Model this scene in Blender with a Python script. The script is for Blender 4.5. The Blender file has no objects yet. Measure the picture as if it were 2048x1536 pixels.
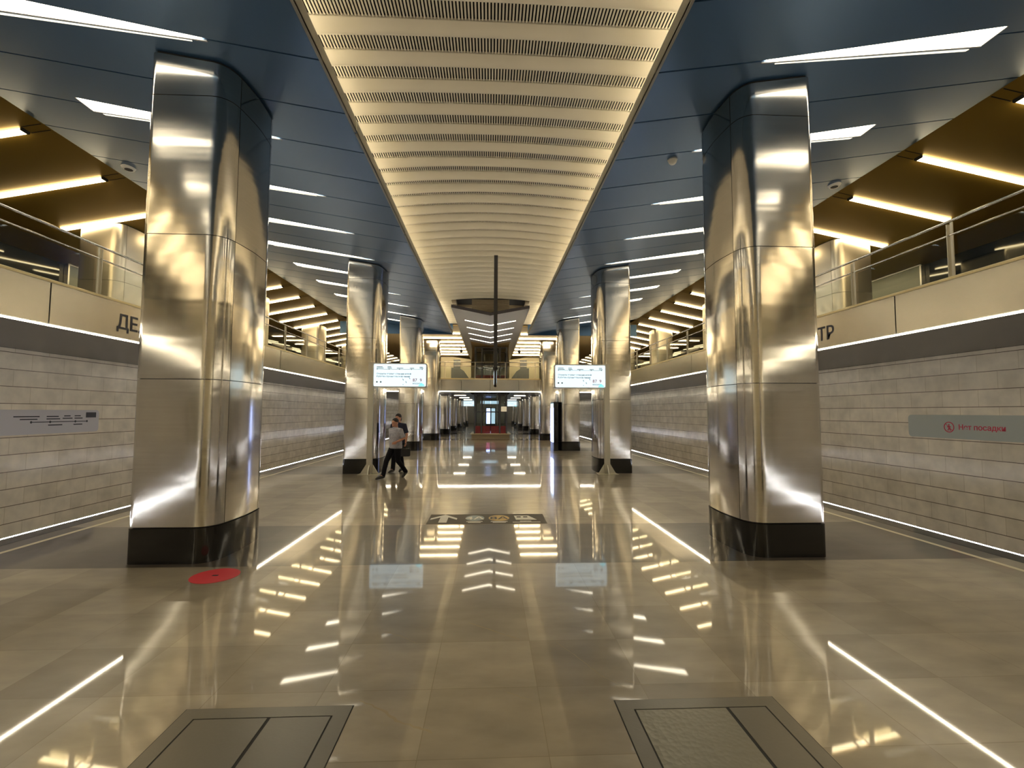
import bpy, bmesh, math, random
from mathutils import Vector, Matrix
random.seed(7)
sc = bpy.context.scene
COL = sc.collection

# ------------------------------------------------------------------ camera, world, exposure
F_PX, YAW, PITCH, ROLL, CX, EYE = 937.43, 0.0465, 0.0597, 0.0038, 0.0073, 1.75
cam_d = bpy.data.cameras.new('camera'); cam = bpy.data.objects.new('camera', cam_d); COL.objects.link(cam)
cam_d.sensor_fit = 'HORIZONTAL'; cam_d.sensor_width = 36.0; cam_d.lens = F_PX / 2048 * 36.0
cam_d.clip_start = 0.05; cam_d.clip_end = 300
_f = Vector((math.sin(YAW) * math.cos(PITCH), math.cos(YAW) * math.cos(PITCH), math.sin(PITCH)))
_r = Vector((math.cos(YAW), -math.sin(YAW), 0)); _u = _r.cross(_f)
_r2 = math.cos(ROLL) * _r + math.sin(ROLL) * _u; _u2 = -math.sin(ROLL) * _r + math.cos(ROLL) * _u
m = Matrix.Identity(4)
for i in range(3):
    m[i][0], m[i][1], m[i][2] = _r2[i], _u2[i], -_f[i]
m[0][3], m[1][3], m[2][3] = CX, 0, EYE
cam.matrix_world = m
sc.camera = cam
sc.view_settings.view_transform = 'Standard'; sc.view_settings.look = 'None'
sc.view_settings.gamma = 1.0; sc.view_settings.use_curve_mapping = False
sc.view_settings.exposure = 1.42
w = bpy.data.worlds.new('world'); sc.world = w; w.use_nodes = True
w.node_tree.nodes['Background'].inputs[0].default_value = (1.0, 0.85, 0.6, 1)
w.node_tree.nodes['Background'].inputs[1].default_value = 0.01
try:
    sc.cycles.use_denoising = True
except Exception:
    pass

L_BLUE, L_GOLD, L_STRIP, L_EDGE, L_COVE = 5.5, 6.5, 14.0, 26.0, 17.0   # lamp strengths
WARM, WARMER, COOL = (1.0, 0.88, 0.65), (1.0, 0.80, 0.47), (0.93, 0.95, 1.0)

# ------------------------------------------------------------------ materials
def mat(name, col=(.5, .5, .5), rough=.5, metal=0.0, emit=None, es=0.0, spec=0.5, aniso=0.0, alpha=None):
    mt = bpy.data.materials.new(name); mt.use_nodes = True
    b = mt.node_tree.nodes['Principled BSDF']
    b.inputs['Base Color'].default_value = (*col, 1); b.inputs['Roughness'].default_value = rough
    b.inputs['Metallic'].default_value = metal; b.inputs['Specular IOR Level'].default_value = spec
    b.inputs['Anisotropic'].default_value = aniso
    if emit:
        b.inputs['Emission Color'].default_value = (*emit, 1); b.inputs['Emission Strength'].default_value = es
    return mt
def N(mt, t, **k):
    n = mt.node_tree.nodes.new(t)
    for a, v in k.items(): setattr(n, a, v)
    return n
def LK(mt, a, b): mt.node_tree.links.new(a, b)
def BS(mt): return mt.node_tree.nodes['Principled BSDF']
def bump_noise(mt, scale, mapping, strength, dist=0.01, detail=2):
    tc = N(mt, 'ShaderNodeNewGeometry'); mp = N(mt, 'ShaderNodeMapping'); mp.inputs['Scale'].default_value = mapping
    no = N(mt, 'ShaderNodeTexNoise'); no.inputs['Scale'].default_value = scale; no.inputs['Detail'].default_value = detail
    bp = N(mt, 'ShaderNodeBump'); bp.inputs['Strength'].default_value = strength; bp.inputs['Distance'].default_value = dist
    LK(mt, tc.outputs['Position'], mp.inputs[0]); LK(mt, mp.outputs[0], no.inputs['Vector'])
    LK(mt, no.outputs[0], bp.inputs['Height']); LK(mt, bp.outputs[0], BS(mt).inputs['Normal'])
    return no, mp
def vary(mt, c1, c2, scale, mapping=(1, 1, 1), detail=3):
    tc = N(mt, 'ShaderNodeNewGeometry'); mp = N(mt, 'ShaderNodeMapping'); mp.inputs['Scale'].default_value = mapping
    no = N(mt, 'ShaderNodeTexNoise'); no.inputs['Scale'].default_value = scale; no.inputs['Detail'].default_value = detail
    mx = N(mt, 'ShaderNodeMix', data_type='RGBA'); mx.inputs[6].default_value = (*c1, 1); mx.inputs[7].default_value = (*c2, 1)
    LK(mt, tc.outputs['Position'], mp.inputs[0]); LK(mt, mp.outputs[0], no.inputs['Vector'])
    LK(mt, no.outputs[0], mx.inputs[0]); LK(mt, mx.outputs[2], BS(mt).inputs['Base Color'])
    return mx

M = {}
M['steel'] = mat('brushed_steel', (.56, .52, .45), .14, 1.0)
bump_noise(M['steel'], 1.0, (.3, .3, 6.0), .26, .008, 1)
vary(M['steel'], (.58, .55, .50), (.67, .635, .575), 1.0, (1.5, 1.5, 60))
M['steelsoft'] = mat('soft_steel', (.70, .64, .52), .36, 1.0)
M['fascia'] = mat('fascia_steel', (.54, .52, .48), .22, 1.0)
bump_noise(M['fascia'], 1.0, (.5, .5, .8), .15, .01, 1)
M['gold_sill'] = mat('gold_sill', (.62, .52, .30), .35, .7)
M['dark'] = mat('dark_gap', (.02, .02, .02), .7)
M['granite'] = mat('black_granite', (.018, .016, .015), .09)
vary(M['granite'], (.005, .0045, .004), (.012, .011, .010), 60)
M['blue'] = mat('blue_metal', (.055, .125, .235), .32, .42)
bump_noise(M['blue'], 1.0, (.7, .7, .7), .12, .01, 1)
M['gold'] = mat('gold_metal', (.40, .265, .05), .38, .45)
M['goldsoft'] = mat('gold_far', (.42, .29, .11), .4, .3)
M['beige'] = mat('vault_beige', (.80, .73, .58), .27)
M['edge'] = mat('opening_edge', (.30, .29, .25), .45, .3)
M['voidm'] = mat('void_dark', (.006, .006, .007), .8)
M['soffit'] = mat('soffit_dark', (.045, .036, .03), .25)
M['lampB'] = mat('lamp_slot', (1, 1, 1), .4, emit=WARM, es=L_BLUE)
M['lampF'] = mat('lamp_far', (1, 1, 1), .4, emit=WARMER, es=9)
M['lipglow'] = mat('lip_glow', (1, 1, 1), .4, emit=WARM, es=.5)  # weak emission stands in for lamp light caught by the tray lip
M['lampG'] = mat('lamp_tube', (1, 1, 1), .4, emit=WARMER, es=L_GOLD)
M['strip'] = mat('strip_light', (1, 1, 1), .4, emit=WARM, es=L_STRIP)
M['edgelight'] = mat('edge_light', (1, 1, 1), .4, emit=COOL, es=L_EDGE)
M['cove'] = mat('cove_light', (1, 1, 1), .4, emit=WARM, es=L_COVE)
M['rim'] = mat('lamp_rim', (.5, .5, .5), .4, .3)
M['cream'] = mat('cream_wall', (.82, .75, .55), .4)
M['creamline'] = mat('cream_line', (.62, .56, .40), .35)
M['brown'] = mat('brown_slat', (.24, .19, .12), .5)
M['vceil'] = mat('grey_vault', (.10, .095, .115), .28, .6)
M['post'] = mat('painted_post', (.50, .47, .38), .35, .3)
M['housing'] = mat('housing_dark', (.06, .06, .065), .35, .5)
M['housing_l'] = mat('housing_light', (.55, .55, .55), .3, .5)
M['black'] = mat('black_gloss', (.008, .008, .009), .15)
M['blackm'] = mat('black_matt', (.015, .015, .017), .5)
M['screen'] = mat('screen_white', (.1, .1, .1), .15, emit=(.74, .93, 1.0), es=.46)
M['screenb'] = mat('screen_blue', (.1, .1, .1), .15, emit=(.42, .52, 1.0), es=3.2)
M['ink'] = mat('ink_dark', (.02, .02, .03), .5)
M['inkg'] = mat('ink_grey', (.16, .2, .22), .5)
M['inkt'] = mat('ink_teal', (.03, .10, .15), .5)
M['inkred'] = mat('ink_red', (.55, .03, .07), .5)
M['cyan'] = mat('screen_cyan', (.1, .6, .8), .4, emit=(.15, .75, .95), es=.8)
M['signgrey'] = mat('sign_grey', (.42, .45, .42), .4)
M['signwhite'] = mat('sign_white', (.55, .53, .56), .4)
M['red'] = mat('sticker_red', (.62, .045, .06), .45)
M['white'] = mat('sticker_white', (.95, .92, .82), .6, spec=.2)
M['yellow'] = mat('sticker_yellow', (.62, .42, .12), .45)
M['paleblue'] = mat('sticker_blue', (.30, .36, .36), .45)
M['stickerdark'] = mat('sticker_dark', (.11, .095, .072), .55, spec=.2)
M['redfilm'] = mat('red_film', (.35, .03, .04), .25)
M['escal'] = mat('escalator_grey', (.13, .14, .15), .4, .4)
M['darkglass'] = mat('dark_glass', (.012, .015, .014), .04, spec=.6)
M['frost'] = mat('frosted_panel', (.36, .38, .27), .25)
M['hatch'] = mat('hatch_metal', (.18, .165, .135), .3, .25)
bump_noise(M['hatch'], 60, (1, 1, 1), .2, .002, 2)
M['hatchp'] = mat('hatch_plate', (.24, .225, .18), .35, .4)
_v = N(M['hatchp'], 'ShaderNodeTexVoronoi'); _v.inputs['Scale'].default_value = 34
_g = N(M['hatchp'], 'ShaderNodeNewGeometry'); _b = N(M['hatchp'], 'ShaderNodeBump'); _b.inputs['Strength'].default_value = .6; _b.inputs['Distance'].default_value = .003
LK(M['hatchp'], _g.outputs['Position'], _v.inputs['Vector']); LK(M['hatchp'], _v.outputs[0], _b.inputs['Height']); LK(M['hatchp'], _b.outputs[0], BS(M['hatchp']).inputs['Normal'])
M['skin'] = mat('skin', (.50, .25, .17), .5)
M['shirt'] = mat('grey_shirt', (.25, .24, .28), .85)
vary(M['shirt'], (.20, .20, .24), (.50, .49, .55), 22)
M['trouser'] = mat('black_trousers', (.006, .006, .009), .85, spec=.2)
M['navy'] = mat('navy_top', (.012, .014, .035), .8)
M['hair'] = mat('dark_hair', (.02, .013, .010), .6)
M['shoe'] = mat('black_shoe', (.012, .011, .011), .4)
M['pit'] = mat('track_pit', (.05, .045, .04), .8)

def glass(name, tint, refl=.08, rough=.02):
    mt = bpy.data.materials.new(name); mt.use_nodes = True; nt = mt.node_tree
    nt.nodes.remove(BS(mt)); out = nt.nodes['Material Output']
    tr = N(mt, 'ShaderNodeBsdfTransparent'); tr.inputs[0].default_value = (*tint, 1)
    gl = N(mt, 'ShaderNodeBsdfGlossy'); gl.inputs['Roughness'].default_value = rough
    lw = N(mt, 'ShaderNodeLayerWeight'); lw.inputs[0].default_value = .5
    pw = N(mt, 'ShaderNodeMath', operation='POWER'); pw.inputs[1].default_value = 4.5; LK(mt, lw.outputs['Facing'], pw.inputs[0])
    fr = N(mt, 'ShaderNodeMapRange'); fr.inputs[3].default_value = .04; fr.inputs[4].default_value = .9; LK(mt, pw.outputs[0], fr.inputs[0])
    mx = N(mt, 'ShaderNodeMixShader')
    LK(mt, fr.outputs[0], mx.inputs[0]); LK(mt, tr.outputs[0], mx.inputs[1]); LK(mt, gl.outputs[0], mx.inputs[2]); LK(mt, mx.outputs[0], out.inputs[0])
    return mt
M['glass'] = glass('clear_glass', (.92, .94, .91))
M['liftglass'] = glass('lift_glass', (.86, .90, .92))

_rf = glass('red_film_glass', (.75, .25, .28)); M['redfilm'] = _rf
_df = N(_rf, 'ShaderNodeBsdfDiffuse'); _df.inputs[0].default_value = (.26, .06, .075, 1); _ms = N(_rf, 'ShaderNodeMixShader'); _ms.inputs[0].default_value = .4
_o = _rf.node_tree.nodes['Material Output']; _pv = _o.inputs[0].links[0].from_socket
LK(_rf, _pv, _ms.inputs[1]); LK(_rf, _df.outputs[0], _ms.inputs[2]); LK(_rf, _ms.outputs[0], _o.inputs[0])

# floor: polished stone slabs, dark cross bands at each column
def floor_mat():
    mt = mat('polished_floor', (.2, .17, .12), .28, spec=.4)
    BS(mt).inputs['Coat Weight'].default_value = .8; BS(mt).inputs['Coat Roughness'].default_value = .035; BS(mt).inputs['Coat IOR'].default_value = 1.5
    g = N(mt, 'ShaderNodeNewGeometry'); sx = N(mt, 'ShaderNodeSeparateXYZ'); LK(mt, g.outputs['Position'], sx.inputs[0])
    mp = N(mt, 'ShaderNodeMapping'); mp.inputs['Location'].default_value = (-.32 + 6.7, -4.905 + 12.1, 0); LK(mt, g.outputs['Position'], mp.inputs[0])
    br = N(mt, 'ShaderNodeTexBrick'); br.offset = 0.0; br.squash = 1.0
    br.inputs['Scale'].default_value = 1; br.inputs['Brick Width'].default_value = .67; br.inputs['Row Height'].default_value = .605
    br.inputs['Mortar Size'].default_value = .0025; br.inputs['Mortar Smooth'].default_value = 0
    br.inputs['Color1'].default_value = (.255, .215, .155, 1); br.inputs['Color2'].default_value = (.365, .315, .235, 1); br.inputs['Mortar'].default_value = (.24, .20, .135, 1)
    LK(mt, mp.outputs[0], br.inputs['Vector'])
    no = N(mt, 'ShaderNodeTexNoise'); no.inputs['Scale'].default_value = 2.2; no.inputs['Detail'].default_value = 5; no.inputs['Distortion'].default_value = .1
    mp2 = N(mt, 'ShaderNodeMapping'); mp2.inputs['Scale'].default_value = (1, 2.2, 1); mp2.inputs['Rotation'].default_value = (0, 0, .5)
    LK(mt, g.outputs['Position'], mp2.inputs[0]); LK(mt, mp2.outputs[0], no.inputs['Vector'])
    cr = N(mt, 'ShaderNodeMapRange'); cr.clamp = False; cr.inputs[1].default_value = 0; cr.inputs[2].default_value = 1; cr.inputs[3].default_value = .55; cr.inputs[4].default_value = 1.45
    LK(mt, no.outputs[0], cr.inputs[0])
    m1 = N(mt, 'ShaderNodeMix', data_type='RGBA', blend_type='MULTIPLY'); m1.inputs[0].default_value = 1
    LK(mt, br.outputs[0], m1.inputs[6]); LK(mt, cr.outputs[0], m1.inputs[7])
    # dark bands (period 7.858 m)
    a = N(mt, 'ShaderNodeMath', operation='ADD'); a.inputs[1].default_value = -5.53 + 7.858 * 10; LK(mt, sx.outputs[1], a.inputs[0])
    mo = N(mt, 'ShaderNodeMath', operation='MODULO'); mo.inputs[1].default_value = 7.858; LK(mt, a.outputs[0], mo.inputs[0])
    lt = N(mt, 'ShaderNodeMath', operation='LESS_THAN'); lt.inputs[1].default_value = 1.90; LK(mt, mo.outputs[0], lt.inputs[0])
    bm_ = N(mt, 'ShaderNodeMix', data_type='RGBA', blend_type='MULTIPLY'); bm_.inputs[7].default_value = (.26, .25, .27, 1)
    LK(mt, lt.outputs[0], bm_.inputs[0]); LK(mt, m1.outputs[2], bm_.inputs[6]); LK(mt, bm_.outputs[2], BS(mt).inputs['Base Color'])
    # polish wear in roughness + slight waviness
    rr = N(mt, 'ShaderNodeMapRange'); rr.inputs[3].default_value = .24; rr.inputs[4].default_value = .34; mt.node_tree.nodes.remove(rr)
    n4 = N(mt, 'ShaderNodeTexNoise'); n4.inputs['Scale'].default_value = 1.4; n4.inputs['Detail'].default_value = 1; LK(mt, g.outputs['Position'], n4.inputs['Vector'])
    bp = N(mt, 'ShaderNodeBump'); bp.inputs['Strength'].default_value = .008; bp.inputs['Distance'].default_value = .01
    LK(mt, n4.outputs[0], bp.inputs['Height']); LK(mt, bp.outputs[0], BS(mt).inputs['Normal'])
    return mt
M['floor'] = floor_mat()
M['vein'] = mat('pale_vein', (.40, .335, .235), .15)
def wall_mat():
    mt = mat('track_wall_stone', (.55, .48, .36), .19, spec=.5)
    g = N(mt, 'ShaderNodeNewGeometry'); sx = N(mt, 'ShaderNodeSeparateXYZ'); LK(mt, g.outputs['Position'], sx.inputs[0])
    cb = N(mt, 'ShaderNodeCombineXYZ'); az = N(mt, 'ShaderNodeMath', operation='ADD'); az.inputs[1].default_value = 10 * .385 + .03
    ay = N(mt, 'ShaderNodeMath', operation='ADD'); ay.inputs[1].default_value = 20
    LK(mt, sx.outputs[1], ay.inputs[0]); LK(mt, ay.outputs[0], cb.inputs[0]); LK(mt, sx.outputs[2], az.inputs[0]); LK(mt, az.outputs[0], cb.inputs[1])
    br = N(mt, 'ShaderNodeTexBrick'); br.offset = .5; br.inputs['Scale'].default_value = 1
    br.inputs['Brick Width'].default_value = .83; br.inputs['Row Height'].default_value = .385; br.inputs['Mortar Size'].default_value = .006; br.inputs['Mortar Smooth'].default_value = 0
    br.inputs['Color1'].default_value = (.82, .74, .61, 1); br.inputs['Color2'].default_value = (.73, .65, .52, 1); br.inputs['Mortar'].default_value = (.6, .52, .39, 1)
    LK(mt, cb.outputs[0], br.inputs['Vector'])
    # horizontal joints are deep and dark
    mo = N(mt, 'ShaderNodeMath', operation='MODULO'); mo.inputs[1].default_value = .385; LK(mt, az.outputs[0], mo.inputs[0])
    lt = N(mt, 'ShaderNodeMath', operation='LESS_THAN'); lt.inputs[1].default_value = .012; LK(mt, mo.outputs[0], lt.inputs[0])
    mj = N(mt, 'ShaderNodeMix', data_type='RGBA'); mj.inputs[7].default_value = (.10, .075, .05, 1)
    no = N(mt, 'ShaderNodeTexNoise'); no.inputs['Scale'].default_value = 3; no.inputs['Detail'].default_value = 6; LK(mt, g.outputs['Position'], no.inputs['Vector'])
    cr = N(mt, 'ShaderNodeMapRange'); cr.inputs[1].default_value = .3; cr.inputs[2].default_value = .7; cr.inputs[3].default_value = .86; cr.inputs[4].default_value = 1.1; LK(mt, no.outputs[0], cr.inputs[0])
    m1 = N(mt, 'ShaderNodeMix', data_type='RGBA', blend_type='MULTIPLY'); m1.inputs[0].default_value = 1
    LK(mt, br.outputs[0], m1.inputs[6]); LK(mt, cr.outputs[0], m1.inputs[7])
    LK(mt, lt.outputs[0], mj.inputs[0]); LK(mt, m1.outputs[2], mj.inputs[6]); LK(mt, mj.outputs[2], BS(mt).inputs['Base Color'])
    return mt
M['wall'] = wall_mat()

# ------------------------------------------------------------------ mesh helpers
class MB:
    def __init__(self): self.v = []; self.f = []
    def add(self, vs, fs):
        o = len(self.v); self.v += [tuple(p) for p in vs]; self.f += [[i + o for i in f] for f in fs]; return self
    def box(self, a, b):
        x0, x1 = sorted((a[0], b[0])); y0, y1 = sorted((a[1], b[1])); z0, z1 = sorted((a[2], b[2]))
        vs = [(x0, y0, z0), (x1, y0, z0), (x1, y1, z0), (x0, y1, z0), (x0, y0, z1), (x1, y0, z1), (x1, y1, z1), (x0, y1, z1)]
        return self.add(vs, [[0, 3, 2, 1], [4, 5, 6, 7], [0, 1, 5, 4], [1, 2, 6, 5], [2, 3, 7, 6], [3, 0, 4, 7]])
    def prism(self, poly, zb, zt):
        """poly of (x, y); zb / zt are numbers or functions of x, y"""
        n = len(poly); fb = zb if callable(zb) else (lambda x, y: zb); ft = zt if callable(zt) else (lambda x, y: zt)
        area = sum(poly[i][0] * poly[(i + 1) % n][1] - poly[(i + 1) % n][0] * poly[i][1] for i in range(n))
        if area < 0: poly = poly[::-1]
        vs = [(x, y, fb(x, y)) for x, y in poly] + [(x, y, ft(x, y)) for x, y in poly]
        return self.add(vs, [list(range(n))[::-1], list(range(n, 2 * n))] + [[i, (i + 1) % n, n + (i + 1) % n, n + i] for i in range(n)])
    def extr(self, prof, axis, a, b):
        """prof of 2-D points, extruded along axis x or y or z from a to b"""
        n = len(prof)
        def P(p, t): return {'x': (t, p[0], p[1]), 'y': (p[0], t, p[1]), 'z': (p[0], p[1], t)}[axis]
        return self.add([P(p, a) for p in prof] + [P(p, b) for p in prof],
                        [list(range(n)), list(range(n, 2 * n))[::-1]] + [[i, n + i, n + (i + 1) % n, (i + 1) % n] for i in range(n)])
    def tube(self, p0, p1, r0, r1=None, seg=12):
        r1 = r0 if r1 is None else r1
        return self.loft([p0, p1], [(r0, r0), (r1, r1)], seg)
    def loft(self, pts, rad, seg=12, up=None):
        pts = [Vector(p) for p in pts]; rings = []; prev = None
        for i, p in enumerate(pts):
            d = (pts[min(i + 1, len(pts) - 1)] - pts[max(i - 1, 0)]).normalized()
            a = Vector(up) if up else (prev if prev is not None else (Vector((1, 0, 0)) if abs(d.x) < .8 else Vector((0, 1, 0))))
            a = (a - d * a.dot(d)).normalized(); b = d.cross(a); prev = a
            r = rad[i] if isinstance(rad[i], (tuple, list)) else (rad[i], rad[i])
            rings.append([p + a * math.cos(2 * math.pi * k / seg) * r[0] + b * math.sin(2 * math.pi * k / seg) * r[1] for k in range(seg)])
        o = []; fs = []
        for rg in rings: o += rg
        for i in range(len(rings) - 1):
            for k in range(seg):
                k2 = (k + 1) % seg; fs.append([i * seg + k, i * seg + k2, (i + 1) * seg + k2, (i + 1) * seg + k])
        fs.append(list(range(seg))[::-1]); fs.append([(len(rings) - 1) * seg + k for k in range(seg)])
        return self.add(o, fs)
    def ball(self, c, r, u=16, v=10):
        r = r if isinstance(r, (tuple, list)) else (r, r, r); vs = [(c[0], c[1], c[2] - r[2])]; fs = []
        for j in range(1, v):
            t = -math.pi / 2 + math.pi * j / v
            for i in range(u):
                p = 2 * math.pi * i / u; vs.append((c[0] + r[0] * math.cos(t) * math.cos(p), c[1] + r[1] * math.cos(t) * math.sin(p), c[2] + r[2] * math.sin(t)))
        vs.append((c[0], c[1], c[2] + r[2]))
        for i in range(u): fs.append([0, 1 + (i + 1) % u, 1 + i])
        for j in range(v - 2):
            for i in range(u):
                a = 1 + j * u; fs.append([a + i, a + (i + 1) % u, a + u + (i + 1) % u, a + u + i])
        a = 1 + (v - 2) * u
        for i in range(u): fs.append([a + i, a + (i + 1) % u, len(vs) - 1])
        return self.add(vs, fs)
    def build(self, name, mtl, parent=None, smooth=False, label=None):
        me = bpy.data.meshes.new(name); me.from_pydata(self.v, [], self.f)
        bm = bmesh.new(); bm.from_mesh(me); bmesh.ops.recalc_face_normals(bm, faces=bm.faces)
        bm.to_mesh(me); bm.free()
        me.materials.append(mtl)
        if smooth:
            for p in me.polygons: p.use_smooth = True
            try: me.set_sharp_from_angle(angle=math.radians(35))
            except Exception: pass
        o = bpy.data.objects.new(name, me); COL.objects.link(o)
        if parent: o.parent = parent
        if label: o['label'] = label
        return o

def tag(o, label, cat, group=None):
    o['label'] = label; o['category'] = cat
    if group: o['group'] = group
    return o
def thing(name, label, cat, loc=(0, 0, 0), rz=0, group=None):
    o = bpy.data.objects.new(name, None); COL.objects.link(o); o.location = loc; o.rotation_euler = (0, 0, rz)
    o.empty_display_size = .1
    return tag(o, label, cat, group)
def struct(o): o['kind'] = 'structure'; return o
def dup(root, loc, label, group=None):
    def rec(o, par):
        c = o.copy(); COL.objects.link(c)
        if par: c.parent = par
        for ch in KIDS.get(o.name, []): rec(ch, c)
        return c
    r = rec(root, None); r.location = loc; r['label'] = label
    if group: r['group'] = group
    return r
KIDS = {}
def reg(root):
    def rec(o):
        KIDS[o.name] = [c for c in bpy.data.objects if c.parent == o]
        for c in KIDS[o.name]: rec(c)
    rec(root)
def text_mesh(s, size, mtl, parent, origin, xdir, updir, name='lettering', depth=.004, align='LEFT', bold=0.0):
    cu = bpy.data.curves.new(name, 'FONT'); cu.body = s; cu.size = size; cu.extrude = depth / 2; cu.align_x = align; cu.offset = bold
    o = bpy.data.objects.new(name + '_src', cu); COL.objects.link(o)
    dg = bpy.context.evaluated_depsgraph_get(); dg.update()
    me = bpy.data.meshes.new_from_object(o.evaluated_get(dg)); bpy.data.objects.remove(o)
    x = Vector(xdir).normalized(); u = Vector(updir).normalized(); n = x.cross(u)
    mx = Matrix.Identity(4)
    for i in range(3): mx[i][0], mx[i][1], mx[i][2], mx[i][3] = x[i], u[i], n[i], origin[i]
    me.transform(mx); me.materials.clear(); me.materials.append(mtl); me.name = name
    for p in me.polygons: p.material_index = 0
    ob = bpy.data.objects.new(name, me); COL.objects.link(ob)
    if parent: ob.parent = parent
    return ob
ORD = ['first', 'second', 'third', 'fourth', 'fifth', 'sixth', 'seventh', 'eighth', 'ninth', 'tenth', 'eleventh', 'twelfth', 'thirteenth', 'fourteenth', 'fifteenth', 'sixteenth', 'seventeenth', 'eighteenth', 'nineteenth', 'twentieth']
SIDE = {-1: 'left', 1: 'right'}

# ------------------------------------------------------------------ key dimensions
XE, ZE, SL = 1.964, 5.81, .155                 # edge of the central opening, slope of the blue ceiling
XR = 7.77; ZR = ZE + SL * (XR - XE)            # ridge between blue and gold ceiling
def zblue(x, y=0): return ZE + SL * (abs(x) - XE)
def zgold(x, y=0): return ZR - .20 * (abs(x) - XR)
Y0, Y1 = -9.0, 24.4                            # blue ceiling runs between these
YB = 31.0                                      # front of the footbridge
XP, XC = 6.58, 5.94                            # platform edge, cream line
XB, ZB0, ZB1 = 7.25, 3.144, 3.86               # balcony face
XW = 10.8
YEND = 74.0
C0, CS, CXM = 5.643 + .63, 7.858, 3.637        # column rows

# ------------------------------------------------------------------ floor, walls
struct(MB().box((-XP, Y0, -.12), (XP, YEND, 0)).build('floor', M['floor']))
for s in (-1, 1):
    n = SIDE[s]
    struct(MB().box((s * XC, Y0, .0), (s * (XC + .07), YEND, .002)).build('floor_line_' + n, M['creamline']))
    struct(MB().box((s * (XP - .30), Y0, .0), (s * (XP - .0), YEND, .002)).build('floor_edge_' + n, M['granite']))
    struct(MB().box((s * XP, Y0, -1.35), (s * (XW + .1), YEND, -1.25)).build('floor_track_' + n, M['pit']))
    struct(MB().box((s * (XP - .4), Y0, -1.3), (s * (XP - .42), YEND, -.12)).build('wall_platform_' + n, M['pit']))
    struct(MB().box((s * XW, Y0, -1.3), (s * (XW + .2), YEND, 3.144)).build('wall_' + n, M['wall']))
    t = thing('platform_edge_light', 'white glowing light strip along the %s platform edge' % n, 'light strip')
    MB().box((s * (XP + .002), Y0, -.05), (s * (XP + .035), YEND, -.005)).build('housing', M['housing'], t)
    b = MB()
    b.box((s * (XP + .014), Y0, -.004), (s * (XP + .034), YEND, .004)); b.build('light_strip', M['edgelight'], t)
struct(MB().box((-13, Y0 - .2, -1.3), (13, Y0, 7.2)).build('wall_back', M['cream']))
struct(MB().box((-11, YEND, -1.3), (11, YEND + .2, 7.2)).build('wall_far', M['cream']))
struct(MB().box((-13.2, Y0, 7.15), (13.2, YEND, 7.3)).build('ceiling_roof', M['voidm']))

# ------------------------------------------------------------------ balconies
for s in (-1, 1):
    n = SIDE[s]
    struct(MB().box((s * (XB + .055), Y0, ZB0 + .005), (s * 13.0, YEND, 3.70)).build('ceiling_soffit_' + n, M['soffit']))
    struct(MB().box((s * 12.0, Y0, 3.70), (s * 12.15, 60, zgold(12.0) + .1)).build('wall_gallery_' + n, M['darkglass']))
    t = thing('balcony_fascia', 'brushed steel fascia band of the %s gallery above the track' % n, 'balcony fascia')
    ys = [-.5 - 8.5] + [y for y in (-.5, 7.98, 16.5, 25.0, 33.5, 42.0, 50.5, 59.0, 67.5)] + [YEND]
    for a, b in zip(ys[:-1], ys[1:]):
        MB().box((s * XB, a + .012, ZB0 + .03), (s * (XB + .025), b - .012, ZB1 - .002)).build('fascia_panel', M['fascia'], t)
    MB().box((s * (XB + .026), Y0, ZB0), (s * (XB + .05), YEND, ZB1)).build('backing', M['dark'], t)
    MB().extr([(s * (XB - .02), ZB1), (s * (XB + .22), ZB1), (s * (XB + .22), ZB1 + .05), (s * (XB + .0), ZB1 + .05), (s * (XB - .02), ZB1 + .03)], 'y', Y0, YEND).build('sill', M['gold_sill'], t, label='gold coloured sill')
    MB().box((s * (XB - .004), Y0, ZB0 - .008), (s * (XB + .024), YEND, ZB0 + .016)).build('light_strip', M['strip'], t, label='glowing warm white strip')
    # railing
    r = thing('balcony_railing', 'glass and steel railing on top of the %s gallery' % n, 'railing')
    z0 = ZB1 + .05; xr = s * (XB + .09)
    MB().tube((xr, Y0, 4.83), (xr, YEND, 4.83), .022).build('handrail', M['fascia'], r, True)
    MB().tube((xr, Y0, 4.60), (xr, YEND, 4.60), .014).build('rail', M['fascia'], r, True)
    k = 0; y = 7.0 - 2.0 * 8 if s > 0 else 9.0 - 2.0 * 8
    while y < 44:
        p = MB(); p.box((xr - .008, y - .04, z0), (xr + .008, y + .0, 4.80)); p.box((xr - .03, y + .03, z0), (xr + .03, y + .042, 4.78))
        p.build('post', M['post'], r)
        MB().box((xr + s * .02, y + .08, z0 + .01), (xr + s * .03, y + 1.92, 4.56)).build('glass_panel', M['glass'], r)
        y += 2.0
# station name panels: lettering on the fascia
for s in (-1, 1):
    t = thing('station_name', 'black station name lettering on the %s gallery fascia' % SIDE[s], 'lettering')
    if s < 0:
        text_mesh('ДЕЛОВОЙ ЦЕНТР', .40, M['ink'], t, (-XB + .004, 9.36, 3.355), (0, 1, 0), (0, 0, 1), bold=.005)
    else:
        text_mesh('ДЕЛОВОЙ ЦЕНТР', .40, M['ink'], t, (XB - .004, 9.47, 3.335), (0, -1, 0), (0, 0, 1), align='RIGHT', bold=.005)

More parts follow.
